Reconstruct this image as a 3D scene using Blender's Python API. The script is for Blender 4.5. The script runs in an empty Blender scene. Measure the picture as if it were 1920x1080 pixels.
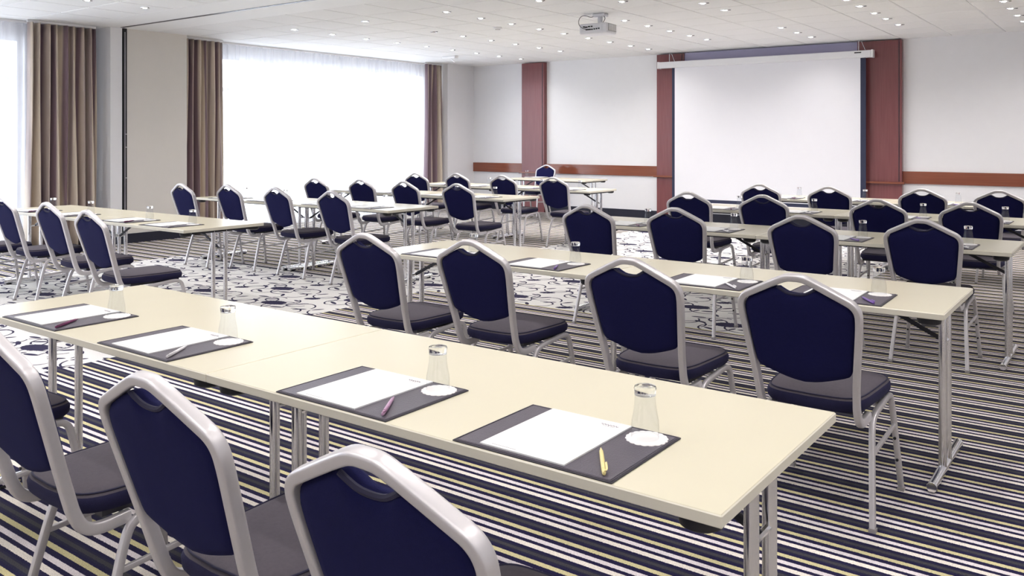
import bpy, bmesh, math, random
from mathutils import Vector, Matrix

random.seed(7)
SC = bpy.context.scene
COL = SC.collection

# ------------------------------------------------------------------ camera
cam_d = bpy.data.cameras.new('camera')
cam = bpy.data.objects.new('camera', cam_d)
COL.objects.link(cam)
cam_d.sensor_width = 36.0
cam_d.lens = 1597.3 / 1920 * 36.0
cam_d.shift_y = -(540 - 260.8) / 1920
cam_d.clip_start = 0.05
cam.location = (0, 0, 1.432)
cam.rotation_euler = (math.radians(90), 0, 0.6336)
SC.camera = cam

# ------------------------------------------------------------------ world, exposure
world = bpy.data.worlds.new('overcast_sky')
SC.world = world
world.use_nodes = True
bg = world.node_tree.nodes['Background']
bg.inputs['Color'].default_value = (0.88, 0.93, 1.0, 1)
bg.inputs['Strength'].default_value = 4.2
SC.view_settings.view_transform = 'Standard'
SC.view_settings.look = 'None'
SC.view_settings.gamma = 1
SC.view_settings.use_curve_mapping = False
SC.view_settings.exposure = 0.52
DOWNLIGHT_W = 26.0
SC.cycles.max_bounces = 10
SC.cycles.diffuse_bounces = 5
SC.cycles.glossy_bounces = 5
SC.cycles.transmission_bounces = 8
SC.cycles.transparent_max_bounces = 12
SC.cycles.caustics_refractive = False
SC.cycles.caustics_reflective = False

# room dimensions
XL, XR, YB, YF, ZC = -11.2, 2.4, -3.2, 13.9, 2.95
NICHE = 0.42
XW = XL - NICHE          # plane of the window wall
N1 = (-2.4, 6.07)        # window recess beside the aisle tables
N2 = (7.22, 13.06)       # window recess by the front wall
W1 = (-2.4, 5.15)        # the openings themselves
W2 = (8.02, 12.88)
HEAD = 2.765             # top of the window openings

def portal(y0, y1):
    l = bpy.data.lights.new('window_daylight', 'AREA')
    l.shape = 'RECTANGLE'
    l.size = HEAD
    l.size_y = y1 - y0
    l.cycles.is_portal = True
    o = bpy.data.objects.new('window_daylight', l)
    COL.objects.link(o)
    o.location = (XW - 0.16, (y0 + y1) / 2, HEAD / 2)
    o.rotation_euler = (0, math.radians(-90), 0)
portal(*W1)
portal(*W2)

# ------------------------------------------------------------------ materials
def newmat(name):
    m = bpy.data.materials.new(name)
    m.use_nodes = True
    nt = m.node_tree
    return m, nt, nt.nodes['Principled BSDF']

def N(nt, kind, **kw):
    n = nt.nodes.new(kind)
    for k, v in kw.items():
        setattr(n, k, v)
    return n

def plain(name, col, rough=.5, metal=0., spec=.5, noise=0.06, nscale=8., bump=0., bscale=200., sheen=0., sheen_tint=(1, 1, 1), sheen_r=.4, coat=0.):
    m, nt, b = newmat(name)
    tc = N(nt, 'ShaderNodeTexCoord')
    nz = N(nt, 'ShaderNodeTexNoise')
    nz.inputs['Scale'].default_value = nscale
    nt.links.new(tc.outputs['Object'], nz.inputs['Vector'])
    mx = N(nt, 'ShaderNodeMix', data_type='RGBA')
    mx.inputs[6].default_value = (*[c * (1 - noise) for c in col], 1)
    mx.inputs[7].default_value = (*[min(1, c * (1 + noise)) for c in col], 1)
    nt.links.new(nz.outputs['Fac'], mx.inputs[0])
    nt.links.new(mx.outputs[2], b.inputs['Base Color'])
    b.inputs['Roughness'].default_value = rough
    b.inputs['Metallic'].default_value = metal
    b.inputs['Specular IOR Level'].default_value = spec
    b.inputs['Coat Weight'].default_value = coat
    if sheen:
        b.inputs['Sheen Weight'].default_value = sheen
        b.inputs['Sheen Roughness'].default_value = sheen_r
        b.inputs['Sheen Tint'].default_value = (*sheen_tint, 1)
    if bump:
        n2 = N(nt, 'ShaderNodeTexNoise')
        n2.inputs['Scale'].default_value = bscale
        nt.links.new(tc.outputs['Object'], n2.inputs['Vector'])
        bp = N(nt, 'ShaderNodeBump')
        bp.inputs['Strength'].default_value = bump
        bp.inputs['Distance'].default_value = .002
        nt.links.new(n2.outputs['Fac'], bp.inputs['Height'])
        nt.links.new(bp.outputs['Normal'], b.inputs['Normal'])
    return m

def wood(name, c1, c2, rough=.28):
    m, nt, b = newmat(name)
    tc = N(nt, 'ShaderNodeTexCoord')
    mp = N(nt, 'ShaderNodeMapping')
    mp.inputs['Scale'].default_value = (38, 38, 1.2)
    nz = N(nt, 'ShaderNodeTexNoise')
    nz.inputs['Scale'].default_value = 1.6
    nz.inputs['Detail'].default_value = 5
    mx = N(nt, 'ShaderNodeMix', data_type='RGBA')
    mx.inputs[6].default_value = (*c1, 1)
    mx.inputs[7].default_value = (*c2, 1)
    nt.links.new(tc.outputs['Object'], mp.inputs['Vector'])
    nt.links.new(mp.outputs['Vector'], nz.inputs['Vector'])
    nt.links.new(nz.outputs['Fac'], mx.inputs[0])
    nt.links.new(mx.outputs[2], b.inputs['Base Color'])
    b.inputs['Roughness'].default_value = rough
    return m, mp

M = {}
M['wall'] = plain('wall_paint', (.79, .79, .81), .6, noise=.015, bump=.15, bscale=300)
M['wall_panel'] = plain('partition_panel_fabric', (.72, .69, .65), .8, noise=.02, bump=.2, bscale=400)
M['ceiling'] = plain('ceiling_plaster', (.86, .86, .86), .7, noise=.01)
M['tile'] = plain('ceiling_tile_fibre', (.83, .83, .83), .85, noise=.03, nscale=30, bump=.25, bscale=260)
M['tbar'] = plain('ceiling_grid_white', (.94, .94, .95), .25, noise=.01)
M['white'] = plain('white_lacquer', (.86, .86, .87), .35, noise=.01)
M['case'] = plain('screen_case_white', (.80, .80, .82), .4, noise=.01)
M['screen'] = plain('projection_cloth', (.80, .80, .84), .75, noise=.01)
M['screen_border'] = plain('screen_border_navy', (.020, .025, .060), .7)
M['base'] = plain('skirting_navy', (.008, .009, .024), .6, noise=.1)
M['header'] = plain('bulkhead_mauve', (.42, .40, .57), .5, noise=.02)
M['black'] = plain('black_plastic', (.012, .012, .016), .45)
M['darksteel'] = plain('dark_steel', (.05, .05, .06), .4, metal=.6)
M['chrome'] = plain('chrome', (.82, .82, .85), .15, metal=1., noise=.0)
M['silver'] = plain('silver_powder_coat', (.62, .60, .62), .36, metal=.55, noise=.03, nscale=60)
M['fabric'] = plain('navy_fabric', (.0082, .0086, .052), .92, spec=.12, noise=.12, nscale=90, bump=.5, bscale=700, sheen=.05, sheen_tint=(.35, .38, .9), sheen_r=.4)
M['seat_lit_top'] = plain('navy_seat_lit_top', (.082, .072, .088), .85, spec=.2, noise=.16, nscale=90, bump=.5, bscale=700, sheen=.08, sheen_tint=(.8, .74, .8), sheen_r=.5)  # lit tone of the navy seat cloth, light from above put into the colour
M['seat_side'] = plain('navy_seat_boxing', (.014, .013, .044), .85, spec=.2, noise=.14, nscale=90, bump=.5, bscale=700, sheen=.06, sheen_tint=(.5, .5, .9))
M['piping'] = plain('navy_piping', (.016, .015, .045), .8, noise=.1)
M['laminate'] = plain('cream_laminate', (.675, .635, .495), .24, noise=.025, nscale=3)
M['laminate_edge'] = plain('cream_edge_band', (.68, .65, .55), .42, noise=.03)
M['leather'] = plain('dark_leather', (.085, .074, .098), .40, noise=.1, nscale=30, bump=.5, bscale=260)
M['leather_edge'] = plain('leather_edge', (.022, .019, .030), .45, noise=.1)
M['paper'] = plain('paper', (.80, .81, .81), .7, noise=.005)
M['doily'] = plain('doily_paper', (.88, .86, .85), .8, noise=.02, nscale=120)
M['ink'] = plain('grey_ink', (.30, .26, .30), .7)
M['pen_plum'] = plain('pen_plum', (.17, .03, .11), .3)
M['pen_white'] = plain('pen_white', (.80, .78, .80), .3)
M['pen_lilac'] = plain('pen_lilac', (.46, .27, .42), .3)
M['pen_yellow'] = plain('pen_yellow', (.78, .68, .30), .3)
M['pen_violet'] = plain('pen_violet', (.17, .08, .36), .3)
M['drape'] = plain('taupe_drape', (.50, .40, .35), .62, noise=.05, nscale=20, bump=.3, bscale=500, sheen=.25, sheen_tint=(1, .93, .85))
nt = M['drape'].node_tree                       # fold shade painted into the beige as plum vertical bands
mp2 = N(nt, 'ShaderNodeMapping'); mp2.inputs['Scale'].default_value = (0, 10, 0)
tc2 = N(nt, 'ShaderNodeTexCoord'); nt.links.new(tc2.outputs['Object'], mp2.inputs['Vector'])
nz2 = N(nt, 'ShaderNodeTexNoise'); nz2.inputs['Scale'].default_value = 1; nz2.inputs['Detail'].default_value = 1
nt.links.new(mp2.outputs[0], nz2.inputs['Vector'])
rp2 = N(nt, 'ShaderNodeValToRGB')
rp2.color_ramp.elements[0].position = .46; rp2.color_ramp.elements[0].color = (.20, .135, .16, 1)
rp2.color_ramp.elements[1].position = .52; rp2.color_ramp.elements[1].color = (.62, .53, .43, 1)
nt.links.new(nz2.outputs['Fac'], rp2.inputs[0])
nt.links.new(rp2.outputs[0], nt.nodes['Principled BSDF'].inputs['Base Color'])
M['projector'] = plain('projector_white', (.74, .74, .78), .4, noise=.02)
M['grille'] = plain('projector_grille', (.32, .30, .30), .5)
M['cherry'], _ = wood('cherry_veneer', (.150, .046, .050), (.235, .082, .085), .22)
M['cherry_h'], mp_ = wood('cherry_rail', (.17, .050, .030), (.28, .095, .055), .14)
mp_.inputs['Scale'].default_value = (1.2, 38, 38)

m, nt, b = newmat('clear_glass')
b.inputs['Transmission Weight'].default_value = 1
b.inputs['Roughness'].default_value = 0
b.inputs['IOR'].default_value = 1.46
b.inputs['Base Color'].default_value = (.97, .98, .98, 1)
M['glass'] = m
m, nt, b = newmat('thin_glass_wall')
nt.nodes.remove(b)
lw = N(nt, 'ShaderNodeLayerWeight'); lw.inputs['Blend'].default_value = .25
rpg = N(nt, 'ShaderNodeValToRGB')
rpg.color_ramp.elements[0].position = 0; rpg.color_ramp.elements[0].color = (.97, .975, .98, 1)
rpg.color_ramp.elements[1].position = .93; rpg.color_ramp.elements[1].color = (.26, .26, .32, 1)
e = rpg.color_ramp.elements.new(.62); e.color = (.965, .97, .975, 1)
tr = N(nt, 'ShaderNodeBsdfTransparent'); gl = N(nt, 'ShaderNodeBsdfGlossy'); gl.inputs['Roughness'].default_value = .02
nt.links.new(lw.outputs['Facing'], rpg.inputs[0]); nt.links.new(rpg.outputs[0], tr.inputs['Color'])
fr = N(nt, 'ShaderNodeMath', operation='POWER'); nt.links.new(lw.outputs['Facing'], fr.inputs[0]); fr.inputs[1].default_value = 5
fr2 = N(nt, 'ShaderNodeMath', operation='MULTIPLY_ADD'); nt.links.new(fr.outputs[0], fr2.inputs[0]); fr2.inputs[1].default_value = .55; fr2.inputs[2].default_value = .02
mix = N(nt, 'ShaderNodeMixShader'); nt.links.new(fr2.outputs[0], mix.inputs[0])
nt.links.new(tr.outputs[0], mix.inputs[1]); nt.links.new(gl.outputs[0], mix.inputs[2])
nt.links.new(mix.outputs[0], nt.nodes['Material Output'].inputs['Surface'])
M['glass_wall'] = m

m, nt, b = newmat('window_pane')
nt.nodes.remove(b)
tr = N(nt, 'ShaderNodeBsdfTransparent'); tr.inputs['Color'].default_value = (.96, .97, .98, 1)
gl = N(nt, 'ShaderNodeBsdfGlossy'); gl.inputs['Roughness'].default_value = .02
mix = N(nt, 'ShaderNodeMixShader'); mix.inputs[0].default_value = .06
nt.links.new(tr.outputs[0], mix.inputs[1]); nt.links.new(gl.outputs[0], mix.inputs[2])
nt.links.new(mix.outputs[0], nt.nodes['Material Output'].inputs['Surface'])
M['pane'] = m

m, nt, b = newmat('sheer_voile')
nt.nodes.remove(b)
tr = N(nt, 'ShaderNodeBsdfTransparent')
tl = N(nt, 'ShaderNodeBsdfTranslucent'); tl.inputs['Color'].default_value = (.88, .89, .92, 1)
df = N(nt, 'ShaderNodeBsdfDiffuse'); df.inputs['Color'].default_value = (.86, .86, .90, 1)
m1 = N(nt, 'ShaderNodeMixShader'); m1.inputs[0].default_value = .40
m2 = N(nt, 'ShaderNodeMixShader'); m2.inputs[0].default_value = .46
nt.links.new(tl.outputs[0], m1.inputs[1]); nt.links.new(df.outputs[0], m1.inputs[2])
nt.links.new(tr.outputs[0], m2.inputs[1]); nt.links.new(m1.outputs[0], m2.inputs[2])
nt.links.new(m2.outputs[0], nt.nodes['Material Output'].inputs['Surface'])
M['sheer'] = m

m, nt, b = newmat('lamp_glow')
b.inputs['Emission Color'].default_value = (1, .95, .86, 1)
b.inputs['Emission Strength'].default_value = 14
M['lamp'] = m

def carpet():
    m, nt, b = newmat('patterned_carpet')
    L = nt.links.new
    tc = N(nt, 'ShaderNodeTexCoord')
    sep = N(nt, 'ShaderNodeSeparateXYZ')
    L(tc.outputs['Object'], sep.inputs[0])
    def mth(op, a, bb=None):
        n = N(nt, 'ShaderNodeMath', operation=op)
        for i, v in enumerate((a, bb)):
            if v is None:
                continue
            if isinstance(v, (int, float)):
                n.inputs[i].default_value = v
            else:
                L(v, n.inputs[i])
        return n.outputs[0]
    X, Y = sep.outputs[0], sep.outputs[1]
    fz = N(nt, 'ShaderNodeTexNoise'); fz.inputs['Scale'].default_value = 190
    L(tc.outputs['Object'], fz.inputs['Vector'])
    # --- stripes running along x, four to a repeat
    wob = mth('MULTIPLY', mth('SUBTRACT', fz.outputs['Fac'], .5), .007)
    fr = mth('FRACT', mth('DIVIDE', mth('ADD', mth('ADD', Y, wob), .02), .182))
    rp = N(nt, 'ShaderNodeValToRGB')
    rp.color_ramp.interpolation = 'CONSTANT'
    navy = (.013, .010, .048); grey = (.050, .048, .056)
    cream = (.82, .76, .69); pink = (.76, .70, .72); yel = (.62, .56, .32); blue = (.018, .018, .046)
    stops = [(0, navy), (.062, yel), (.185, navy), (.27, blue), (.325, grey), (.425, blue), (.48, navy), (.553, cream), (.692, navy), (.80, pink), (.928, navy)]
    el = rp.color_ramp.elements
    el[0].position = 0; el[0].color = (*navy, 1)
    el[1].position = stops[1][0]; el[1].color = (*stops[1][1], 1)
    for p, c in stops[2:]:
        e = el.new(p); e.color = (*c, 1)
    L(fr, rp.inputs[0])
    # --- floral repeat, 1.02 x 0.5 cells in half drop
    v = mth('DIVIDE', Y, .5)
    row = mth('FLOOR', v)
    fv = mth('SUBTRACT', mth('FRACT', v), .5)
    u = mth('ADD', mth('DIVIDE', X, 1.02), mth('MULTIPLY', row, .5))
    fu = mth('SUBTRACT', mth('FRACT', u), .5)
    jag = N(nt, 'ShaderNodeTexNoise'); jag.inputs['Scale'].default_value = 75
    L(tc.outputs['Object'], jag.inputs['Vector'])
    cmb = N(nt, 'ShaderNodeCombineXYZ')
    L(mth('MULTIPLY', fu, 1.02), cmb.inputs[0]); L(mth('MULTIPLY', fv, .5), cmb.inputs[1])
    js = N(nt, 'ShaderNodeVectorMath', operation='SUBTRACT'); L(jag.outputs['Color'], js.inputs[0]); js.inputs[1].default_value = (.5, .5, .5)
    jm = N(nt, 'ShaderNodeVectorMath', operation='MULTIPLY'); L(js.outputs[0], jm.inputs[0]); jm.inputs[1].default_value = (.035, .035, 0)
    pj = N(nt, 'ShaderNodeVectorMath', operation='ADD'); L(cmb.outputs[0], pj.inputs[0]); L(jm.outputs[0], pj.inputs[1])
    def ell(src, cx, cy, rx, ry, rot):
        mp = N(nt, 'ShaderNodeMapping', vector_type='TEXTURE')
        mp.inputs['Location'].default_value = (cx, cy, 0)
        mp.inputs['Rotation'].default_value = (0, 0, math.radians(rot))
        mp.inputs['Scale'].default_value = (rx, ry, 1)
        L(src, mp.inputs['Vector'])
        ln = N(nt, 'ShaderNodeVectorMath', operation='LENGTH')
        L(mp.outputs[0], ln.inputs[0])
        return ln.outputs['Value'], mp
    blossoms = [(.02, .03, .125, .080, 12), (-.36, -.15, .075, .042, 30)]
    leaves = [(-.13, .13, 0.060, 0.018, 35), (.19, -.08, 0.066, 0.020, 15), (.27, .13, 0.060, 0.018, 50), (-.22, .02, 0.060, 0.018, -20),
              (.43, -.03, 0.060, 0.018, 40), (-.30, .17, 0.060, 0.018, 10), (.30, -.19, 0.054, 0.017, -50), (-.06, -.17, 0.066, 0.018, -25),
              (-.45, .05, 0.054, 0.017, 60), (.12, .20, 0.048, 0.015, -15), (.09, -.10, 0.036, 0.014, 70)]
    arcs = [(-.17, .04, .15, 40), (.18, -.02, .17, 200), (-.36, .02, .13, 300), (.36, .02, .15, 110), (-.04, -.12, .13, 250), (.40, -.13, .11, 20), (-.10, .15, .10, 160), (.08, .12, .13, 330), (-.24, -.11, .12, 80), (.26, .10, .10, 250)]
    acc = None
    for e in blossoms:
        o, _ = ell(pj.outputs[0], *e)
        acc = o if acc is None else mth('MINIMUM', acc, o)
    for e in leaves:
        o, _ = ell(cmb.outputs[0], *e)
        acc = mth('MINIMUM', acc, o)
    for cx, cy, R, cut in arcs:
        o, mp = ell(cmb.outputs[0], cx, cy, R, R * .92, cut)
        ring = mth('MULTIPLY', mth('ABSOLUTE', mth('SUBTRACT', o, 1)), R / .0078)
        s2 = N(nt, 'ShaderNodeSeparateXYZ'); L(mp.outputs[0], s2.inputs[0])
        half = mth('MULTIPLY', mth('LESS_THAN', s2.outputs[0], -.25), 5)
        acc = mth('MINIMUM', acc, mth('ADD', ring, half))
    ink = mth('LESS_THAN', acc, 1)
    big = N(nt, 'ShaderNodeTexNoise'); big.inputs['Scale'].default_value = 1.7
    L(tc.outputs['Object'], big.inputs['Vector'])
    gm = N(nt, 'ShaderNodeMix', data_type='RGBA')
    gm.inputs[6].default_value = (.70, .68, .69, 1); gm.inputs[7].default_value = (.76, .75, .71, 1)
    L(big.outputs['Fac'], gm.inputs[0])
    fl = N(nt, 'ShaderNodeMix', data_type='RGBA')
    L(ink, fl.inputs[0]); L(gm.outputs[2], fl.inputs[6]); fl.inputs[7].default_value = (.026, .022, .062, 1)
    # --- where the floral panels lie
    def between(q, a, c):
        return mth('MULTIPLY', mth('GREATER_THAN', q, a), mth('LESS_THAN', q, c))
    near = mth('MULTIPLY', between(X, -9.45, -5.42), mth('LESS_THAN', Y, 6.02))
    far = mth('MULTIPLY', between(X, -6.35, -2.2), mth('GREATER_THAN', Y, 6.02))
    mask = mth('MAXIMUM', near, far)
    mx = N(nt, 'ShaderNodeMix', data_type='RGBA')
    L(mask, mx.inputs[0]); L(rp.outputs[0], mx.inputs[6]); L(fl.outputs[2], mx.inputs[7])
    hv = N(nt, 'ShaderNodeMix', data_type='RGBA', blend_type='MULTIPLY')
    hv.inputs[0].default_value = 1
    fz2 = N(nt, 'ShaderNodeMapRange'); fz2.inputs['From Min'].default_value = .3; fz2.inputs['From Max'].default_value = .7
    fz2.inputs['To Min'].default_value = .82; fz2.inputs['To Max'].default_value = 1.15
    L(fz.outputs['Fac'], fz2.inputs['Value'])
    L(mx.outputs[2], hv.inputs[6]); L(fz2.outputs[0], hv.inputs[7])
    L(hv.outputs[2], b.inputs['Base Color'])
    b.inputs['Roughness'].default_value = .95
    b.inputs['Specular IOR Level'].default_value = .1
    b.inputs['Sheen Weight'].default_value = .03
    bp = N(nt, 'ShaderNodeBump'); bp.inputs['Strength'].default_value = .6; bp.inputs['Distance'].default_value = .004
    L(fz.outputs['Fac'], bp.inputs['Height']); L(bp.outputs[0], b.inputs['Normal'])
    return m
M['carpet'] = carpet()

# ------------------------------------------------------------------ mesh helpers
class MB:
    def __init__(self):
        self.v, self.f = [], []
    def add(self, verts, faces):
        k = len(self.v)
        self.v += [tuple(p) for p in verts]
        self.f += [tuple(i + k for i in f) for f in faces]
        return self
    def box(self, x0, x1, y0, y1, z0, z1):
        vs = [(x, y, z) for z in (z0, z1) for y in (y0, y1) for x in (x0, x1)]
        return self.add(vs, [(0, 2, 3, 1), (4, 5, 7, 6), (0, 1, 5, 4), (2, 6, 7, 3), (0, 4, 6, 2), (1, 3, 7, 5)])
    def lathe(self, prof, n=24, at=(0, 0, 0), axis='Z', close=False):
        vs, fs = [], []
        m = len(prof)
        for i in range(n):
            a = 2 * math.pi * i / n
            for r, z in prof:
                p = (r * math.cos(a), r * math.sin(a), z)
                if axis == 'Y':
                    p = (p[0], p[2], p[1])
                elif axis == 'X':
                    p = (p[2], p[0], p[1])
                vs.append((p[0] + at[0], p[1] + at[1], p[2] + at[2]))
        mm = m if close else m - 1
        for i in range(n):
            j = (i + 1) % n
            for k in range(mm):
                l = (k + 1) % m
                fs.append((i * m + k, j * m + k, j * m + l, i * m + l))
        if not close:
            if prof[0][0] > 1e-6:
                fs.append(tuple(i * m for i in range(n))[::-1])
            if prof[-1][0] > 1e-6:
                fs.append(tuple(i * m + m - 1 for i in range(n)))
        return self.add(vs, fs)
    def tube(self, p0, p1, r, n=10):
        return self.sweep([p0, p1], r, r, n=n)
    def sweep(self, path, a, b, up=(0, 0, 1), n=8, closed=False, sq=1.0):
        """section of half-sizes a (along up) and b, rounded by sq (<1 gives a squarer tube)"""
        P = [Vector(p) for p in path]
        m = len(P)
        T = []
        for i in range(m):
            if closed:
                t = P[(i + 1) % m] - P[i - 1]
            else:
                t = P[min(i + 1, m - 1)] - P[max(i - 1, 0)]
            T.append(t.normalized())
        u = Vector(up)
        u = u - T[0] * u.dot(T[0])
        if u.length < 1e-4:
            u = T[0].orthogonal()
        u.normalize()
        vs, fs = [], []
        for i in range(m):
            u = u - T[i] * u.dot(T[i]); u.normalize()
            w = T[i].cross(u)
            for k in range(n):
                th = 2 * math.pi * (k + .5) / n
                c, s = math.cos(th), math.sin(th)
                c = math.copysign(abs(c) ** sq, c); s = math.copysign(abs(s) ** sq, s)
                vs.append(P[i] + u * (a * c) + w * (b * s))
        for i in range(m if closed else m - 1):
            j = (i + 1) % m
            for k in range(n):
                l = (k + 1) % n
                fs.append((i * n + k, i * n + l, j * n + l, j * n + k))
        if not closed:
            fs.append(tuple(range(n))[::-1])
            fs.append(tuple((m - 1) * n + k for k in range(n)))
        return self.add(vs, fs)
    def mesh(self, name, bevel=0., smooth=False, seg=1):
        me = bpy.data.meshes.new(name)
        me.from_pydata(self.v, [], self.f)
        bm = bmesh.new(); bm.from_mesh(me)
        bmesh.ops.recalc_face_normals(bm, faces=bm.faces)
        if bevel:
            bmesh.ops.bevel(bm, geom=bm.edges[:], offset=bevel, segments=seg, affect='EDGES', profile=.6)
        bm.to_mesh(me); bm.free()
        if smooth:
            me.polygons.foreach_set('use_smooth', [True] * len(me.polygons))
            me.set_sharp_from_angle(angle=math.radians(42))
        return me
    def obj(self, name, mat, parent=None, loc=None, **kw):
        return link(name, self.mesh(name, **kw), mat, parent, loc)

def link(name, me, mat, parent=None, loc=None):
    if mat is not None and not me.materials:
        me.materials.append(M[mat] if isinstance(mat, str) else mat)
    o = bpy.data.objects.new(name, me)
    COL.objects.link(o)
    o.parent = parent
    if loc is not None:
        o.location = loc
    return o

def tag(o, label=None, cat=None, group=None, kind=None):
    for k, v in (('label', label), ('category', cat), ('group', group), ('kind', kind)):
        if v:
            o[k] = v
    return o

def empty(name, loc=(0, 0, 0), rz=0.):
    o = bpy.data.objects.new(name, None)
    o.empty_display_size = .1
    COL.objects.link(o)
    o.location = loc
    o.rotation_euler = (0, 0, rz)
    return o

def copy_tree(o, parent=None):
    c = o.copy()
    COL.objects.link(c)
    c.parent = parent
    for ch in o.children:
        copy_tree(ch, c)
    return c

def smooth_path(pts, it=2):
    P = [Vector(p) for p in pts]
    for _ in range(it):
        Q = [P[0]]
        for a, b in zip(P[:-1], P[1:]):
            Q += [a * .75 + b * .25, a * .25 + b * .75]
        Q.append(P[-1])
        P = Q
    return P

# ------------------------------------------------------------------ room shell
def struct(mb, name, mat, parent=None, label=None, **kw):
    o = mb.obj(name, mat, parent, **kw)
    if parent is None:
        tag(o, label, None, None, 'structure')
    return o

struct(MB().box(XL - .8, XR + .2, YB - .2, YF + .2, -.12, 0), 'floor', 'carpet', label='carpeted floor with striped and floral panels')
T = .2
struct(MB().box(XL - .8, XR + .2, YF, YF + T, 0, ZC + .2), 'wall_front', 'wall', label='white front wall behind the projection screen')
struct(MB().box(XL - .8, XR + .2, YB - T, YB, 0, ZC + .2), 'wall_back', 'wall', label='plain white wall at the rear of the room')
struct(MB().box(XR, XR + T, YB, YF, 0, ZC + .2), 'wall_right', 'wall', label='plain white wall opposite the windows')
wl = MB()
for y0, y1 in ((YB, N1[0]), (N1[1], 6.235), (N2[1], YF)):
    wl.box(XW - .2, XL, y0, y1, 0, ZC + .05)
for y0, y1 in (N1, N2):
    wl.box(XW - .2, XW, y0, y1, HEAD, ZC + .05)
for y0, y1 in ((W1[1], N1[1]), (N2[0], W2[0]), (W2[1], N2[1])):
    wl.box(XW - .2, XW, y0, y1, 0, HEAD)
struct(wl, 'wall_left', 'wall', label='window wall with two deep curtained recesses')
struct(MB().box(XW - .2, XL, 6.30, N2[0], 0, ZC + .05), 'wall_left_panel', 'wall_panel', label='beige wall panel between the partition post and the curtains')

# window joinery: frame > mullion, transom, pane
def window(n, y0, y1, mull, label):
    fr = MB()
    x0, x1 = XW - .13, XW - .05
    fr.box(x0, x1, y0, y0 + .07, .0, HEAD).box(x0, x1, y1 - .07, y1, .0, HEAD)
    fr.box(x0, x1, y0 + .07, y1 - .07, HEAD - .07, HEAD).box(x0, x1, y0 + .07, y1 - .07, 0, .08)
    w = struct(fr, 'window_%d' % n, 'white', label=label)
    ys = [y0] + mull + [y1]
    for y in mull:
        MB().box(x0, x1, y - .035, y + .035, .08, HEAD - .07).obj('mullion', 'white', w)
    for a, b2 in zip(ys[:-1], ys[1:]):
        MB().box(x0 + .01, x1 - .01, a + .035, b2 - .035, 2.19, 2.25).obj('transom', 'white', w)
        MB().box(x0 + .035, x0 + .041, a + .04, b2 - .04, .08, 2.19).obj('pane', 'pane', w)
        MB().box(x0 + .035, x0 + .041, a + .04, b2 - .04, 2.25, HEAD - .07).obj('pane', 'pane', w)
window(1, W1[0], W1[1], [-1., .6, 2.2, 3.8, 4.62], 'floor to ceiling window behind the long sheer beside the aisle tables')
window(2, W2[0], W2[1], [9.06, 10.55, 11.5], 'floor to ceiling window behind the sheer near the front wall')

# ceiling: plaster slab, grid, tiles
PX, PY = .687, .6545
GX0, GY0 = -11.127, 6.73
cl = MB()
cl.box(XL - .8, XR + .2, YB - .2, YF + .2, ZC + .006, ZC + .2)
ceiling = struct(cl, 'ceiling', 'tbar', label='white suspended ceiling of square tiles')
# plaster margins: along the windows, the band carrying the partition track
MB().box(XW - .2, GX0, YB, YF, ZC, ZC + .02).obj('plaster_margin', 'ceiling', ceiling)
MB().box(GX0, XR, 5.685, 6.17, ZC, ZC + .02).obj('plaster_band', 'ceiling', ceiling)
MB().box(GX0, XR, 6.215, GY0, ZC, ZC + .02).obj('plaster_band', 'ceiling', ceiling)
tile_me = MB().box(-PX / 2 + .010, PX / 2 - .010, -PY / 2 + .010, PY / 2 - .010, 0, .02).mesh('ceiling_tile', bevel=.002)
tile_me.materials.append(M['tile'])
rest = MB()
SH, CH = math.sin(.6336), math.cos(.6336)
def ray_depth(x, y): return -x * SH + y * CH
nt_ = 0
rows_y = [GY0 + PY * (k + .5) for k in range(11)] + [5.685 - PY * (k + .5) for k in range(13)]
for ty in rows_y:
    for k in range(19):
        tx = GX0 + PX * (k + .5)
        if ray_depth(tx, ty) > 8.8 and nt_ < 300:
            o = link('ceiling_tile', tile_me, None, ceiling, (tx, ty, ZC)); nt_ += 1
        else:
            rest.box(tx - PX / 2 + .007, tx + PX / 2 - .007, ty - PY / 2 + .007, ty + PY / 2 - .007, ZC, ZC + .02)
tag(rest.obj('ceiling_tile_field', 'tile', ceiling), kind='stuff')
# partition track in the plaster band and its wall post
struct(MB().box(GX0, XR, 6.17, 6.215, ZC - .004, ZC + .012), 'trim_1', 'darksteel', label='dark partition track across the ceiling')
post = struct(MB().box(XL - .12, XL + .010, 6.246, 6.299, 0, ZC), 'trim_2', 'black', label='black partition post on the window wall')
MB().box(XL + .008, XL + .014, 6.266, 6.274, 0, ZC - .05).obj('seal_strip', 'silver', post)
for z in (.9, 1.32, 1.5):
    MB().lathe([(.006, 0), (.006, .014)], 8, (XL + .01, 6.285, z), 'X').obj('screw', 'silver', post)

# skirting
bl = MB()
bl.box(XL, XL + .018, 6.30, N2[0], 0, .13)
bl.box(XL, XL + .018, N2[1], YF, 0, .13)
bl.box(XL, XL + .018, 6.0, 6.24, 0, .13)
struct(bl, 'baseboard_left', 'base', label='dark navy skirting along the window wall')
struct(MB().box(XL + .02, XR, YF - .02, YF, 0, .14), 'baseboard_front', 'base', label='dark navy skirting along the front wall')

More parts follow.
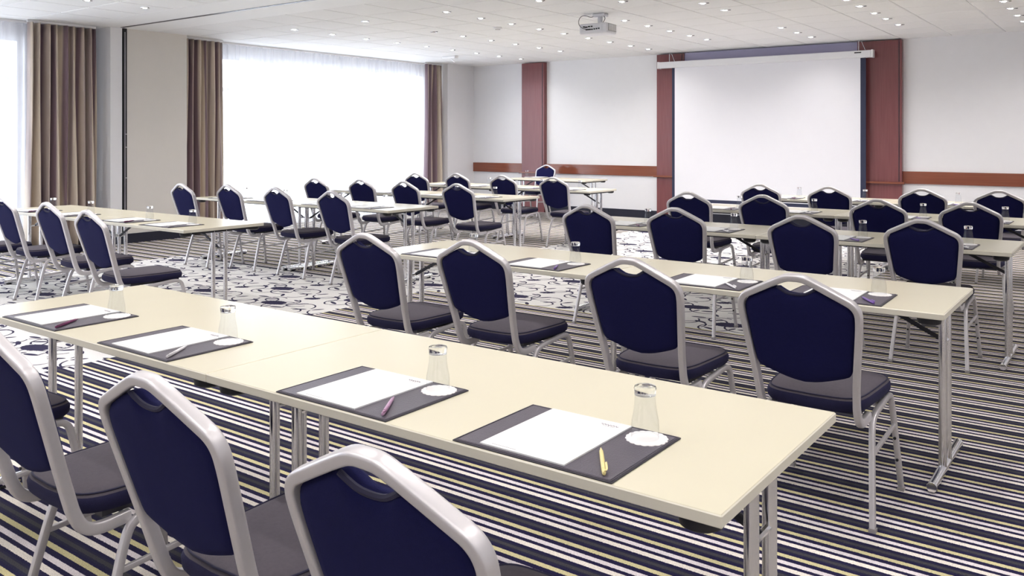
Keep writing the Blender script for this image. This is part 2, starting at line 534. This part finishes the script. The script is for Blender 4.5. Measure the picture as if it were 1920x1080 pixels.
# cherry pilasters and rails on the front wall
def pilaster(n, x0, x1, label):
    p = struct(MB().box(x0, x1, YF - .10, YF, .0, ZC - .015), 'trim_%d' % n, 'cherry', label=label, bevel=.004)
    MB().box(x0 - .045, x1 + .045, YF - .145, YF - .09, .755, .785).obj('ledge', 'cherry_h', p, bevel=.003)
    MB().box(x1 - .045, x1 - .035, YF - .106, YF - .099, .79, ZC - .03).obj('groove_strip', 'leather_edge', p)
pilaster(3, -9.90, -9.36, 'cherry pilaster nearest the windows on the front wall')
pilaster(4, -6.93, -6.40, 'cherry pilaster on the window side of the projection screen')
pilaster(5, -3.50, -2.86, 'cherry pilaster on the far side of the projection screen')
struct(MB().box(XL, -9.90, YF - .03, YF, .76, .945), 'trim_6', 'cherry_h', label='dark wooden chair rail between the corner and first pilaster', bevel=.004)
struct(MB().box(-9.36, -6.93, YF - .03, YF, .76, .945), 'trim_7', 'cherry_h', label='glossy wooden chair rail between two cherry pilasters', bevel=.004)
struct(MB().box(-2.86, XR, YF - .03, YF, .76, .945), 'trim_8', 'cherry_h', label='red-brown wooden chair rail beyond the screen', bevel=.004)
struct(MB().box(-6.40, -3.50, YF - .08, YF, 2.74, ZC - .01), 'trim_9', 'header', label='mauve bulkhead panel above the projection screen')

# ------------------------------------------------------------------ curtains
def cloth(y0, y1, x, z0, z1, waves, amp, seed, taper=0., nz=14, top_tight=True):
    rnd = random.Random(seed)
    ny = waves * 10
    ph = [rnd.uniform(-.9, .9) for _ in range(waves + 2)]
    am = [rnd.uniform(.55, 1.15) for _ in range(waves + 2)]
    vs, fs = [], []
    for j in range(nz + 1):
        t = j / nz
        z = z1 + (z0 - z1) * t
        for i in range(ny + 1):
            s = i / ny
            k = s * waves
            q = int(min(k, waves - 1)); fr = k - q
            a = amp * (am[q] * (1 - fr) + am[q + 1] * fr)
            sh = (ph[q] * (1 - fr) + ph[q + 1] * fr) * t * .9
            a *= (.75 + .35 * t)
            yy = y0 + (y1 - y0) * s + taper * t * (s - .5) + .012 * math.sin(3.1 * k + 4 * t)
            off = math.sin(2 * math.pi * k + sh)
            off = math.copysign(abs(off) ** .7, off)
            vs.append((x + a * off + .010 * math.sin(k * 1.7 + 3 * t), yy, z))
    w = ny + 1
    for j in range(nz):
        for i in range(ny):
            fs.append((j * w + i, j * w + i + 1, (j + 1) * w + i + 1, (j + 1) * w + i))
    return MB().add(vs, fs)

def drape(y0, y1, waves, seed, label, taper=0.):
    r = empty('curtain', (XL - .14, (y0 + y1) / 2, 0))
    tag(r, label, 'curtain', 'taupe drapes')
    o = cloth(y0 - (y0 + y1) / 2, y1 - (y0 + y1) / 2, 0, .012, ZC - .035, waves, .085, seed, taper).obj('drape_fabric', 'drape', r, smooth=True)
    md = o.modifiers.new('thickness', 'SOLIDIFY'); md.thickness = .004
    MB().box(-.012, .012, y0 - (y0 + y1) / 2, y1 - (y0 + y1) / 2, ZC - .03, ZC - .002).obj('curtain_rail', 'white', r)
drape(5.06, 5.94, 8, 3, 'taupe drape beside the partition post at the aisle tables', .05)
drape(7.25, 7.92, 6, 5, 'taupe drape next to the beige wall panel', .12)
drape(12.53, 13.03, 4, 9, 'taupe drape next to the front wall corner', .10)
def sheer(y0, y1, waves, seed, label):
    r = empty('sheer_curtain', (XL - .30, (y0 + y1) / 2, 0))
    tag(r, label, 'curtain', 'white sheer curtains')
    o = cloth(y0 - (y0 + y1) / 2, y1 - (y0 + y1) / 2, 0, .012, ZC - .035, waves, .034, seed, 0, 10).obj('voile', 'sheer', r, smooth=True)
    MB().box(-.01, .01, y0 - (y0 + y1) / 2, y1 - (y0 + y1) / 2, ZC - .03, ZC - .002).obj('curtain_rail', 'white', r)
sheer(-2.35, 5.4, 62, 11, 'white sheer curtain over the window beside the aisle tables')
sheer(7.75, 12.80, 46, 12, 'wide white sheer curtain over the window near the front wall')

# ------------------------------------------------------------------ projection screen
scr = empty('projection_screen', (0, YF - .22, 0))
tag(scr, 'white roll-down projection screen with navy border hanging before the wall', 'screen')
MB().box(-6.80, -3.26, -.06, .05, 2.675, 2.785).obj('case', 'case', scr, bevel=.012, seg=2)
MB().box(-6.83, -6.80, -.065, .055, 2.67, 2.79).obj('end_cap', 'white', scr, bevel=.004)
MB().box(-3.26, -3.23, -.065, .055, 2.67, 2.79).obj('end_cap', 'white', scr, bevel=.004)
MB().box(-3.50, -3.40, -.063, -.058, 2.745, 2.762).obj('case_badge', 'black', scr)
cl_ = MB().box(-6.52, -3.425, -.004, 0, .40, 2.68).obj('screen_cloth', 'screen', scr)
MB().box(-6.57, -6.52, -.004, 0, .34, 2.68).obj('screen_border', 'screen_border', scr)
MB().box(-3.425, -3.345, -.004, 0, .34, 2.68).obj('screen_border', 'screen_border', scr)
MB().box(-6.52, -3.425, -.004, 0, .34, .40).obj('screen_border', 'screen_border', scr)
MB().sweep([(-6.6, -.002, .33), (-3.32, -.002, .33)], .014, .014).obj('weight_bar', 'white', scr, smooth=True)
for x in (-6.62, -3.45):
    MB().sweep([(x, -.005, 2.785), (x, -.005, ZC)], .006, .006).obj('hanger', 'chrome', scr)
    MB().sweep([(x + .10, -.005, 2.785), (x + .03, -.005, ZC)], .004, .004).obj('hanger', 'chrome', scr)

# ------------------------------------------------------------------ projector
pj = empty('projector', (-5.28, 8.95, 2.70), math.radians(4))
tag(pj, 'white video projector hanging from the ceiling on a short mount', 'projector')
MB().box(-.185, .185, -.135, .135, 0, .125).obj('body', 'projector', pj, bevel=.022, seg=3, smooth=True)
MB().box(.186, .190, -.10, .115, .03, .115).obj('vent_grille', 'grille', pj)
for k in range(8):
    MB().box(.189, .193, -.095 + k * .027, -.083 + k * .027, .035, .11).obj('grille_slat', 'white', pj)
MB().lathe([(.042, 0), (.042, .03), (.034, .034), (.03, .02), (0, .018)], 20, (-.09, .128, .065), 'Y').obj('lens', 'black', pj, smooth=True)
pn = MB().box(-.15, .12, -.139, -.134, .03, .105).obj('connector_panel', 'projector', pj)
for k, (x, z, w_) in enumerate(((-.12, .085, .012), (-.09, .08, .02), (-.05, .085, .014), (-.06, .05, .035), (-.01, .05, .010), (.02, .052, .010), (.05, .054, .010), (.08, .056, .010), (-.015, .085, .012))):
    MB().box(x - w_, x + w_, -.143, -.138, z - .008, z + .008).obj('socket', 'black', pn)
MB().lathe([(.03, .125), (.03, .21)], 16, (.03, 0, 0)).obj('mount_tube', 'projector', pj, smooth=True)
MB().box(-.05, .11, -.06, .06, .21, .248).obj('mount_plate', 'projector', pj, bevel=.004)
MB().sweep(smooth_path([(.0, -.05, .235), (-.06, -.06, .20), (-.13, -.08, .235), (-.19, -.10, .22), (-.20, -.14, .14), (-.14, -.17, .07), (-.08, -.15, .052)], 2), .004, .004, n=6).obj('cable', 'darksteel', pj, smooth=True)
MB().sweep(smooth_path([(.08, -.05, .235), (.13, -.06, .19), (.10, -.05, .14), (.06, -.02, .13)], 2), .004, .004, n=6).obj('cable', 'darksteel', pj, smooth=True)

# ------------------------------------------------------------------ downlights
ring_me = MB().lathe([(.030, .010), (.046, -.004), (.050, -.004), (.052, .004), (.040, .012)], 20, close=True).mesh('trim_ring', smooth=True)
ring_me.materials.append(M['chrome'])
bulb_me = MB().lathe([(0, -.006), (.020, -.006), (.032, .006), (.0, .008)], 18).mesh('bulb', smooth=True)
bulb_me.materials.append(M['lamp'])
off_me = bulb_me.copy(); off_me.materials.clear(); off_me.materials.append(M['grille'])
clip_me = MB().box(.050, .072, -.006, .006, -.006, .002).mesh('clip'); clip_me.materials.append(M['darksteel'])
lamp_d = bpy.data.lights.new('downlight_lamp', 'SPOT')
lamp_d.energy = DOWNLIGHT_W
lamp_d.color = (1, .955, .935)
lamp_d.spot_size = math.radians(150)
lamp_d.spot_blend = .9
lamp_d.shadow_soft_size = .05
ORD = ['first', 'second', 'third', 'fourth', 'fifth', 'sixth', 'seventh', 'eighth', 'ninth', 'tenth', 'eleventh', 'twelfth', 'thirteenth', 'fourteenth', 'fifteenth', 'sixteenth', 'seventeenth', 'eighteenth']
spots = []
def downlight(x, y, ri, on=True):
    spots.append((ri, -y, x, on))
def build_downlights():
    spots.sort()
    seen = {}
    for ri, ny, x, on in spots:
        k = seen[ri] = seen.get(ri, -1) + 1
        r = empty('downlight', (x, -ny, ZC))
        tag(r, '%s ceiling downlight, %s from the front wall, %s row from the windows' % ('round' if on else 'unlit round', ORD[k], ORD[ri]), 'downlight', 'recessed ceiling downlights')
        link('trim_ring', ring_me, None, r)
        link('bulb', bulb_me if on else off_me, None, r)
        link('clip', clip_me, None, r)
        if on:
            l = bpy.data.objects.new('downlight_lamp', lamp_d)
            COL.objects.link(l); l.parent = r; l.location = (0, 0, -.02)
LX = [-9.42, -8.03, -6.66, -5.30, -3.92, -2.56, -1.19]
rowsY = {0: [7.73, 8.42, 9.09, 9.76, 10.44, 11.10, 11.76, 12.42, 13.10], 1: [7.73, 9.06, 9.70, 10.38, 11.02, 11.69, 12.34],
         2: [7.74, 8.40, 9.05, 9.70, 10.33, 11.0, 11.65, 12.33, 12.95], 3: [7.72, 9.65, 10.29, 10.96, 11.62, 12.23],
         4: [8.94, 9.57, 11.53, 12.2, 12.85], 5: [9.65, 10.2, 10.86, 11.46, 12.15], 6: [9.4, 10.12, 10.78, 11.41, 12.1, 12.75]}
for ri, ys in rowsY.items():
    for y in ys:
        downlight(LX[ri], y, ri, not (ri == 1 and abs(y - 9.06) < .01))
downlight(-4.59, 8.3, 4)
for y in (3.4, 4.08, 4.76, 5.43):
    downlight(-9.26, y, 0)
for ri in range(7):                    # unseen lamps added around the camera for fill, carrying on the row pattern
    for y in (-2.0, -.7, .6, 1.9, 3.2, 4.5):
        if ri == 0 and y > 3: continue
        downlight(LX[ri], y, ri)
for y in (-2.0, -.7, .6, 1.9, 3.2, 4.5, 7.7, 9.0, 10.3, 11.6, 12.9):  # two more unseen rows outside the view, also added for fill
    downlight(.18, y, 7)
    downlight(1.55, y, 8)
build_downlights()

sd = empty('smoke_detector', (-7.0, 9.2, ZC)); tag(sd, 'flat white smoke detector on the ceiling tiles', 'smoke detector')
MB().lathe([(0, -.035), (.03, -.034), (.045, -.022), (.055, -.02), (.058, 0)], 20).obj('housing', 'white', sd, smooth=True)
MB().lathe([(.030, -.0352), (.034, -.0352), (.034, -.031), (.03, -.031)], 16, close=True).obj('sensor_slot', 'grille', sd)
sp = empty('ceiling_bracket_lamp', (-10.15, 11.9, ZC)); tag(sp, 'small white ceiling fixture by the window corner', 'ceiling fixture')
MB().box(-.16, .16, -.05, .05, -.045, 0).obj('housing', 'white', sp, bevel=.01)
MB().sweep([(0, 0, -.04), (.10, .02, -.11)], .012, .012).obj('arm', 'white', sp)

# ------------------------------------------------------------------ banquet chair prototype
BACK0 = (-.265, .41)
def byz(z): return -.265 - (z - .41) * .30
def bp3(u, z, n=0.):
    # a point of the reclined back plane, n metres in front of it
    return Vector((u, byz(z) + n * .958, z + n * .287))

def make_chair():
    root = empty('banquet_chair')
    half = [(0, .931), (.030, .930), (.062, .916), (.110, .892), (.165, .864), (.196, .848), (.212, .822), (.2125, .785), (.205, .72), (.193, .62), (.184, .54), (.180, .48), (.178, .445)]
    hp = [bp3(u, z) for u, z in half] + [Vector((.178, -.252, .398)), Vector((.178, -.210, .380)), Vector((.179, -.12, .388))]
    path = smooth_path([Vector((-p.x, p.y, p.z)) for p in hp[::-1]][:-1] + hp, 2)
    MB().sweep(path, .0165, .0125, up=(0, -.958, -.287), n=16, sq=.38).obj('back_frame', 'silver', root, smooth=True)
    # upholstered back
    h2 = [(0, .868), (.03, .870), (.052, .882), (.068, .893), (.110, .878), (.160, .852), (.185, .838), (.197, .815), (.198, .785), (.191, .72), (.181, .63), (.173, .585), (.160, .570), (.10, .549), (.05, .534), (0, .528)]
    fine = smooth_path([(u, z, 0) for u, z in h2], 1)
    loop = [(p.x, p.y) for p in fine] + [(-p.x, p.y) for p in fine[-2:0:-1]]
    def cushion(loop, layers, cz):
        vs, fs = [], []
        n = len(loop)
        for sc, off in layers:
            for u, z in loop:
                uu, zz = u * sc, cz + (z - cz) * sc
                vs.append(bp3(uu, zz, off))
        for j in range(len(layers) - 1):
            for i in range(n):
                k = (i + 1) % n
                fs.append((j * n + i, j * n + k, (j + 1) * n + k, (j + 1) * n + i))
        a = len(vs); vs.append(bp3(0, cz, layers[0][1])); vs.append(bp3(0, cz, layers[-1][1]))
        for i in range(n):
            k = (i + 1) % n
            fs.append((a, k, i)); fs.append((a + 1, (len(layers) - 1) * n + i, (len(layers) - 1) * n + k))
        return MB().add(vs, fs)
    bk = cushion(loop, [(.55, -.0155), (.86, -.0145), (.965, -.010), (1.0, -.003), (1.0, .012), (.975, .024), (.90, .034), (.55, .042)], .70).obj('backrest', 'fabric', root, smooth=True)
    hh = [bp3(u, z, -.006) for u, z in ((-.068, .8935), (-.052, .883), (-.03, .872), (0, .869), (.03, .872), (.052, .883), (.068, .8935))]
    MB().sweep(smooth_path(hh, 1), .006, .006, n=6).obj('handhold_piping', 'piping', bk, smooth=True)
    # seat
    def outline(g):
        pts = []
        n = 44
        for i in range(n):
            th = 2 * math.pi * i / n
            c, s = math.cos(th), math.sin(th)
            x = math.copysign(abs(c) ** .33, c); y = math.copysign(abs(s) ** .36, s)
            wdt = .184 + .026 * (y + 1) / 2
            pts.append((x * (wdt + g), -.022 + y * (.226 + g) - (.018 * (1 - x * x) if y < 0 else 0)))
        return pts
    vs, fs = [], []
    lay = [(-.04, .418), (-.008, .420), (0, .430), (.002, .450), (-.003, .464), (-.014, .4735), (-.04, .479), (-.10, .482)]
    n = 44
    for g, z in lay:
        vs += [(x, y, z) for x, y in outline(g)]
    for j in range(len(lay) - 1):
        for i in range(n):
            k = (i + 1) % n
            fs.append((j * n + i, j * n + k, (j + 1) * n + k, (j + 1) * n + i))
    a = len(vs); vs.append((0, -.015, .418)); vs.append((0, -.015, .484))
    for i in range(n):
        k = (i + 1) % n
        fs.append((a, k, i)); fs.append((a + 1, (len(lay) - 1) * n + i, (len(lay) - 1) * n + k))
    st = MB().add(vs, fs).obj('seat', 'seat_lit_top', root, smooth=True)
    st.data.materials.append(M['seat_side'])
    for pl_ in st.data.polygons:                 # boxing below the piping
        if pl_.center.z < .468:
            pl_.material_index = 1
    MB().sweep([(x, y, .4725) for x, y in outline(-.010)], .0028, .0028, n=6, closed=True).obj('piping', 'piping', st, smooth=True)
    MB().box(-.165, .165, -.19, .17, .402, .420).obj('seat_pan', 'darksteel', root)
    # legs, stretchers, glides
    def lx(z): return .192 + .030 * (1 - z / .43)
    for s in (-1, 1):
        rear = [(-.23, .012), (-.185, .19), (-.145, .335), (-.120, .375), (-.075, .391), (.03, .399)]
        front = [(.03, .399), (.120, .408), (.168, .397), (.186, .35), (.210, .19), (.233, .012)]
        for pp, nm in ((rear, 'rear'), (front, 'front')):
            pth = smooth_path([Vector((s * lx(z), y, z)) for y, z in pp], 2)
            lg = MB().sweep(pth, .011, .0125, up=(1, 0, 0), n=12, sq=.5).obj('leg', 'silver', root, smooth=True)
            y0 = pp[0][0] if nm == 'rear' else pp[-1][0]
            MB().box(s * lx(0) - .0125, s * lx(0) + .0125, y0 - .014, y0 + .014, 0, .014).obj('foot_glide', 'grille', lg)
            if nm == 'front':
                for z in (.13, .22):
                    yy = .233 - .13 * z - .013
                    MB().lathe([(.006, 0), (.0055, .006), (0, .007)], 10, (s * lx(z), yy - .006, z), 'Y').obj('stacking_button', 'black', lg)
        MB().sweep([(s * lx(.25), -.176, .255), (s * lx(.25), .197, .275)], .009, .007, n=10, sq=.6).obj('stretcher', 'silver', root, smooth=True)
    MB().sweep([(-.190, .03, .395), (.190, .03, .395)], .008, .010, n=8, sq=.6).obj('cross_bar', 'silver', root)
    return root

chair0 = make_chair()
used = {'chair': False, 'table': False}

# ------------------------------------------------------------------ folding table prototype
TL, TD, TH = 1.6, .736, .74
def make_table():
    root = empty('folding_table')
    MB().box(-TL / 2 + .001, TL / 2 - .001, -TD / 2, TD / 2, TH - .026, TH - .0015).obj('edge_band', 'laminate_edge', root, bevel=.002)
    MB().box(-TL / 2 + .003, TL / 2 - .003, -TD / 2 + .002, TD / 2 - .002, TH - .004, TH).obj('tabletop', 'laminate', root, bevel=.0015)
    for sy in (-.2, .2):
        MB().box(-.70, .70, sy - .012, sy + .012, TH - .05, TH - .026).obj('under_rail', 'darksteel', root)
    for s in (-1, 1):
        x = s * .745
        MB().box(x - .016, x + .016, -.27, .27, TH - .045, TH - .026).obj('leg_bracket', 'black', root)
        MB().sweep([(x, -.31, .026), (x, .31, .026)], .019, .019, n=16, sq=.85).obj('foot', 'chrome', root, smooth=True)
        for sy in (-1, 1):
            MB().lathe([(.0195, -.006), (.021, 0), (.0195, .006)], 16, (x, sy * .312, .026), 'Y').obj('foot_cap', 'chrome', root, smooth=True)
            MB().box(x - .012, x + .012, sy * .27 - .02, sy * .27 + .02, 0, .010).obj('floor_glide', 'black', root)
            MB().lathe([(.0165, .030), (.0165, TH - .035)], 18, (x, -.02 + sy * .056, 0)).obj('leg', 'chrome', root, smooth=True)
            MB().lathe([(0, TH - .058), (.030, TH - .058), (.044, TH - .050), (.048, TH - .026)], 16, (s * .735, sy * .312, 0)).obj('corner_bumper', 'black', root, smooth=True)
        MB().sweep([(x, -.076, .56), (x, .036, .56)], .007, .010, n=8).obj('leg_spacer', 'chrome', root)
        MB().sweep([(x, -.02, .56), (s * .46, -.02, TH - .035)], .010, .004, n=8, sq=.5).obj('brace', 'darksteel', root)
        MB().box(s * .43 - .03, s * .43 + .03, -.06, .02, TH - .05, TH - .026).obj('brace_catch', 'black', root)
    return root
table0 = make_table()

# ------------------------------------------------------------------ place setting prototypes (origin at the table surface)
pad0 = empty('desk_pad')
MB().box(-.209, .209, -.161, .161, 0, .0035).obj('pad_base', 'leather_edge', pad0, bevel=.0012)
MB().box(-.200, .200, -.152, .152, .003, .0046).obj('pad_leather', 'leather', pad0, bevel=.0005)
MB().sweep([(-.204, -.156, .0038), (.204, -.156, .0038), (.204, .156, .0038), (-.204, .156, .0038)], .0016, .0016, n=6, closed=True).obj('stitched_edge', 'leather', pad0)
PADZ = .0048

paper0 = empty('notepad')
MB().box(-.1125, .1125, -.1495, .1495, 0, .0035).obj('sheets', 'paper', paper0)
lg_ = MB()
wv = []
for i in range(40):
    t = i / 39
    wv.append((.045 + .046 * t, .122 + .0035 * math.sin(t * 38) * (1 if i % 9 else 1.8), .0038))
lg_.sweep(wv, .0006, .0008, n=4)
lg_.sweep([(.052 + i * .004, .113 + .0006 * (i % 2), .0038) for i in range(9)], .0003, .0003, n=4)
lg_.obj('printed_mark', 'ink', paper0)
MB().sweep([(-.085 + i * .006, -.140 + .0008 * (i % 2), .0038) for i in range(12)], .0003, .0004, n=4).obj('printed_footer', 'ink', paper0)

doily0 = empty('doily')
vs = [(0, 0, .0012)]
nd = 72
for j, (rr, z) in enumerate(((.036, .0012), (.0455, .0016), (.0465, .0))):
    for i in range(nd):
        a = 2 * math.pi * i / nd
        r = rr * (1 + (.070 * abs(math.sin(a * 9)) if j else 0))
        vs.append((r * math.cos(a), r * math.sin(a), z))
fs = [(0, 1 + i, 1 + (i + 1) % nd) for i in range(nd)]
for j in range(2):
    for i in range(nd):
        k = (i + 1) % nd
        fs.append((1 + j * nd + i, 1 + (j + 1) * nd + i, 1 + (j + 1) * nd + k, 1 + j * nd + k))
fs.append(tuple(1 + 2 * nd + i for i in range(nd)))
MB().add(vs, fs).obj('scalloped_sheet', 'doily', doily0, smooth=True)
MB().lathe([(.0375, .0012), (.0385, .0021), (.0395, .0014)], 48, close=False).obj('embossed_ring', 'doily', doily0, smooth=True)

glass0 = empty('tumbler')
outer = [(.0318, 0), (.0318, .026), (.0308, .040), (.0272, .060), (.0246, .078), (.0240, .092), (.0243, .0975)]
inner = [(.0225, .0975), (.0224, .092), (.0230, .078), (.0257, .060), (.0295, .040), (.0304, .026), (.0306, .0005)]
MB().lathe(outer + inner, 36, close=True).obj('glass_wall', 'glass_wall', glass0, smooth=True)
MB().lathe([(0, .0990), (.012, .0988), (.0200, .0976), (.0243, .0980), (.0252, .108), (.0258, .1135), (.0245, .118), (.018, .118), (.010, .1165), (0, .116)], 36).obj('glass_base', 'glass', glass0, smooth=True)

def make_pen(mat, dark):
    r = empty('ballpoint_pen')
    MB().lathe([(0, -.074), (.0012, -.073), (.0025, -.062), (.0046, -.052), (.0050, -.02), (.0050, .048), (.0046, .052), (.0046, .066), (.0035, .072), (0, .073)], 14, (0, 0, .0052), 'X').obj('barrel', mat, r, smooth=True)
    c = MB().sweep(smooth_path([(.066, 0, .0095), (.070, .0055, .0115), (.055, .0062, .0122), (.028, .0058, .0118)], 2), .0013, .0026, n=6).obj('clip', dark, r, smooth=True)
    MB().lathe([(.0051, .047), (.0053, .049), (.0051, .051)], 14, (0, 0, .0052), 'X').obj('band', dark, r, smooth=True)
    return r
pens = {'plum': make_pen('pen_plum', 'pen_plum'), 'white': make_pen('pen_white', 'pen_white'), 'lilac': make_pen('pen_lilac', 'pen_plum'), 'yellow': make_pen('pen_yellow', 'pen_yellow'), 'violet': make_pen('pen_violet', 'pen_violet')}
protos = [pad0, paper0, doily0, glass0] + list(pens.values())

def put(proto, loc, rz, label, cat, group):
    o = copy_tree(proto)
    o.location = loc
    o.rotation_euler = (0, 0, rz)
    return tag(o, label, cat, group)

# ------------------------------------------------------------------ rows of seating
SEAT_R = [-3.345, -2.633, -1.689, -1.058]
DX = -5.225
ROWN = ['', 'last row', 'fourth row from the screen', 'third row from the screen', 'second row from the screen', 'row nearest the screen']
SEATN = ['aisle seat', 'second seat from aisle', 'third seat from aisle', 'seat farthest from aisle']
# block, row number, y of the near table edge, chair origins (x, y, rotation in degrees)
rows = [
    ('screen-side block', 1, 1.49, [(-3.34, 1.37, 2), (-2.44, 1.40, 0), (-1.668, 1.40, 0), (-.978, 1.365, 0)]),
    ('screen-side block', 2, 3.72, [(-3.25, 3.53, 1), (-2.62, 3.63, 0), (-1.69, 3.53, 0), (-1.0, 3.51, 0)]),
    ('screen-side block', 3, 5.97, [(-3.32, 5.87, 0), (-2.68, 6.00, 2), (-1.75, 5.94, 0), (-1.06, 6.10, -1)]),
    ('screen-side block', 4, 7.93, [(-3.37, 7.76, 0), (-2.66, 7.75, 0), (-1.72, 7.78, 1), (-1.05, 7.84, 0)]),
    ('screen-side block', 5, 9.80, [(-3.33, 9.52, 0), (-2.57, 9.45, -1), (-1.72, 9.60, 0), (-1.07, 9.75, 0)]),
    ('window-side block', 2, 3.74, [(-8.45, 3.55, -2), (-7.81, 3.70, -3), (-6.80, 3.60, -2), (-5.83, 3.42, -3)]),
    ('window-side block', 3, 5.93, [(-8.52, 5.84, -2), (-7.90, 6.00, -2), (-7.06, 5.98, -3), (-6.17, 5.92, -1)]),
    ('window-side block', 4, 7.78, [(-8.34, 7.58, 0), (-7.66, 7.71, 0), (-6.89, 7.68, -2), (-6.05, 7.61, 1)]),
    ('window-side block', 5, 9.67, [(-8.42, 9.52, 0), (-7.87, 9.78, 0), (-6.96, 9.66, 0), (-6.08, 9.58, 0)]),
]
PEN = {('screen-side block', 1): ['plum', 'white', 'lilac', 'yellow'], ('screen-side block', 2): ['yellow', 'violet', 'white', 'violet'],
       ('window-side block', 2): ['plum', 'white', 'plum', 'white']}
rj = random.Random(21)
for block, rn, yn, chairs in rows:
    dx = 0 if block == 'screen-side block' else DX
    rowtxt = ('%s, %s' % (ROWN[rn], block))
    xr = -.615 + dx
    for h, xc in enumerate((xr - 2.4, xr - .8)):
        aisle = (h == 0) if dx == 0 else (h == 1)
        t = copy_tree(table0)
        t.location = (xc, yn + TD / 2, 0)
        tag(t, 'cream folding table, %s half, %s' % ('aisle-side' if aisle else 'outer', rowtxt), 'table', 'cream folding tables on chrome legs')
    for i, (cx, cy, rz) in enumerate(chairs):
        si = i if dx == 0 else 3 - i
        seat = SEATN[si]
        c = copy_tree(chair0)
        c.location = (cx, cy, 0); c.rotation_euler = (0, 0, math.radians(rz))
        tag(c, 'navy banquet chair, %s, %s' % (seat, rowtxt), 'chair', 'navy banquet chairs')
        first = (block, rn) == ('screen-side block', 1)
        j = (lambda a: 0.) if first else (lambda a: rj.uniform(-a, a))
        px, py = SEAT_R[i] + dx + j(.02), yn + .164 + abs(j(.006))
        pr_ = math.radians(j(1.5))
        z = TH
        put(pad0, (px, py, z), pr_, 'dark leather desk pad, %s, %s' % (seat, rowtxt), 'desk pad', 'dark leather desk pads')
        put(paper0, (px - .026, py + .0015, z + PADZ), pr_, 'white notepad on desk pad, %s, %s' % (seat, rowtxt), 'notepad', 'white notepads on the desk pads')
        gx, gy = px + .150 + j(.008), py + .104 + j(.008)
        put(doily0, (gx, gy, z + PADZ), j(.5), 'white scalloped doily under tumbler, %s, %s' % (seat, rowtxt), 'doily', 'white doilies on the desk pads')
        put(glass0, (gx - .004, gy, z + PADZ + .0023), j(1.), 'upturned clear tumbler, %s, %s' % (seat, rowtxt), 'glass', 'upturned tumblers on doilies')
        pc = PEN.get((block, rn), ['plum', 'white', 'violet', 'white'])[i]
        put(pens[pc], (px + .142 + j(.006), py - .083, z + PADZ), math.radians(-57 + j(8)), '%s ballpoint pen, %s, %s' % (pc, seat, rowtxt), 'pen', 'ballpoint pens on the desk pads')

# presenter's table by the front wall, chair behind it facing the room
t = copy_tree(table0)
t.location = (-8.19, 12.12 + TD / 2, 0)
tag(t, 'single cream presenter table by the front wall pilaster', 'table', 'cream folding tables on chrome legs')
c = copy_tree(chair0)
c.location = (-9.10, 13.09, 0); c.rotation_euler = (0, 0, math.pi)
tag(c, 'navy banquet chair behind the presenter table, facing the rows', 'chair', 'navy banquet chairs')
put(pad0, (-8.74, 12.66, TH), math.pi, 'dark leather desk pad on the presenter table', 'desk pad', 'dark leather desk pads')
put(paper0, (-8.72, 12.66, TH + PADZ), math.pi, 'white notepad on the presenter table', 'notepad', 'white notepads on the desk pads')
put(doily0, (-8.89, 12.556, TH + PADZ), 0, 'white scalloped doily on the presenter table', 'doily', 'white doilies on the desk pads')
put(glass0, (-8.89, 12.556, TH + PADZ + .0023), 0, 'upturned clear tumbler on the presenter table', 'glass', 'upturned tumblers on doilies')

# the prototypes themselves leave the scene
def drop(o):
    for ch in list(o.children):
        drop(ch)
    bpy.data.objects.remove(o)
for o in [chair0, table0] + protos:
    drop(o)
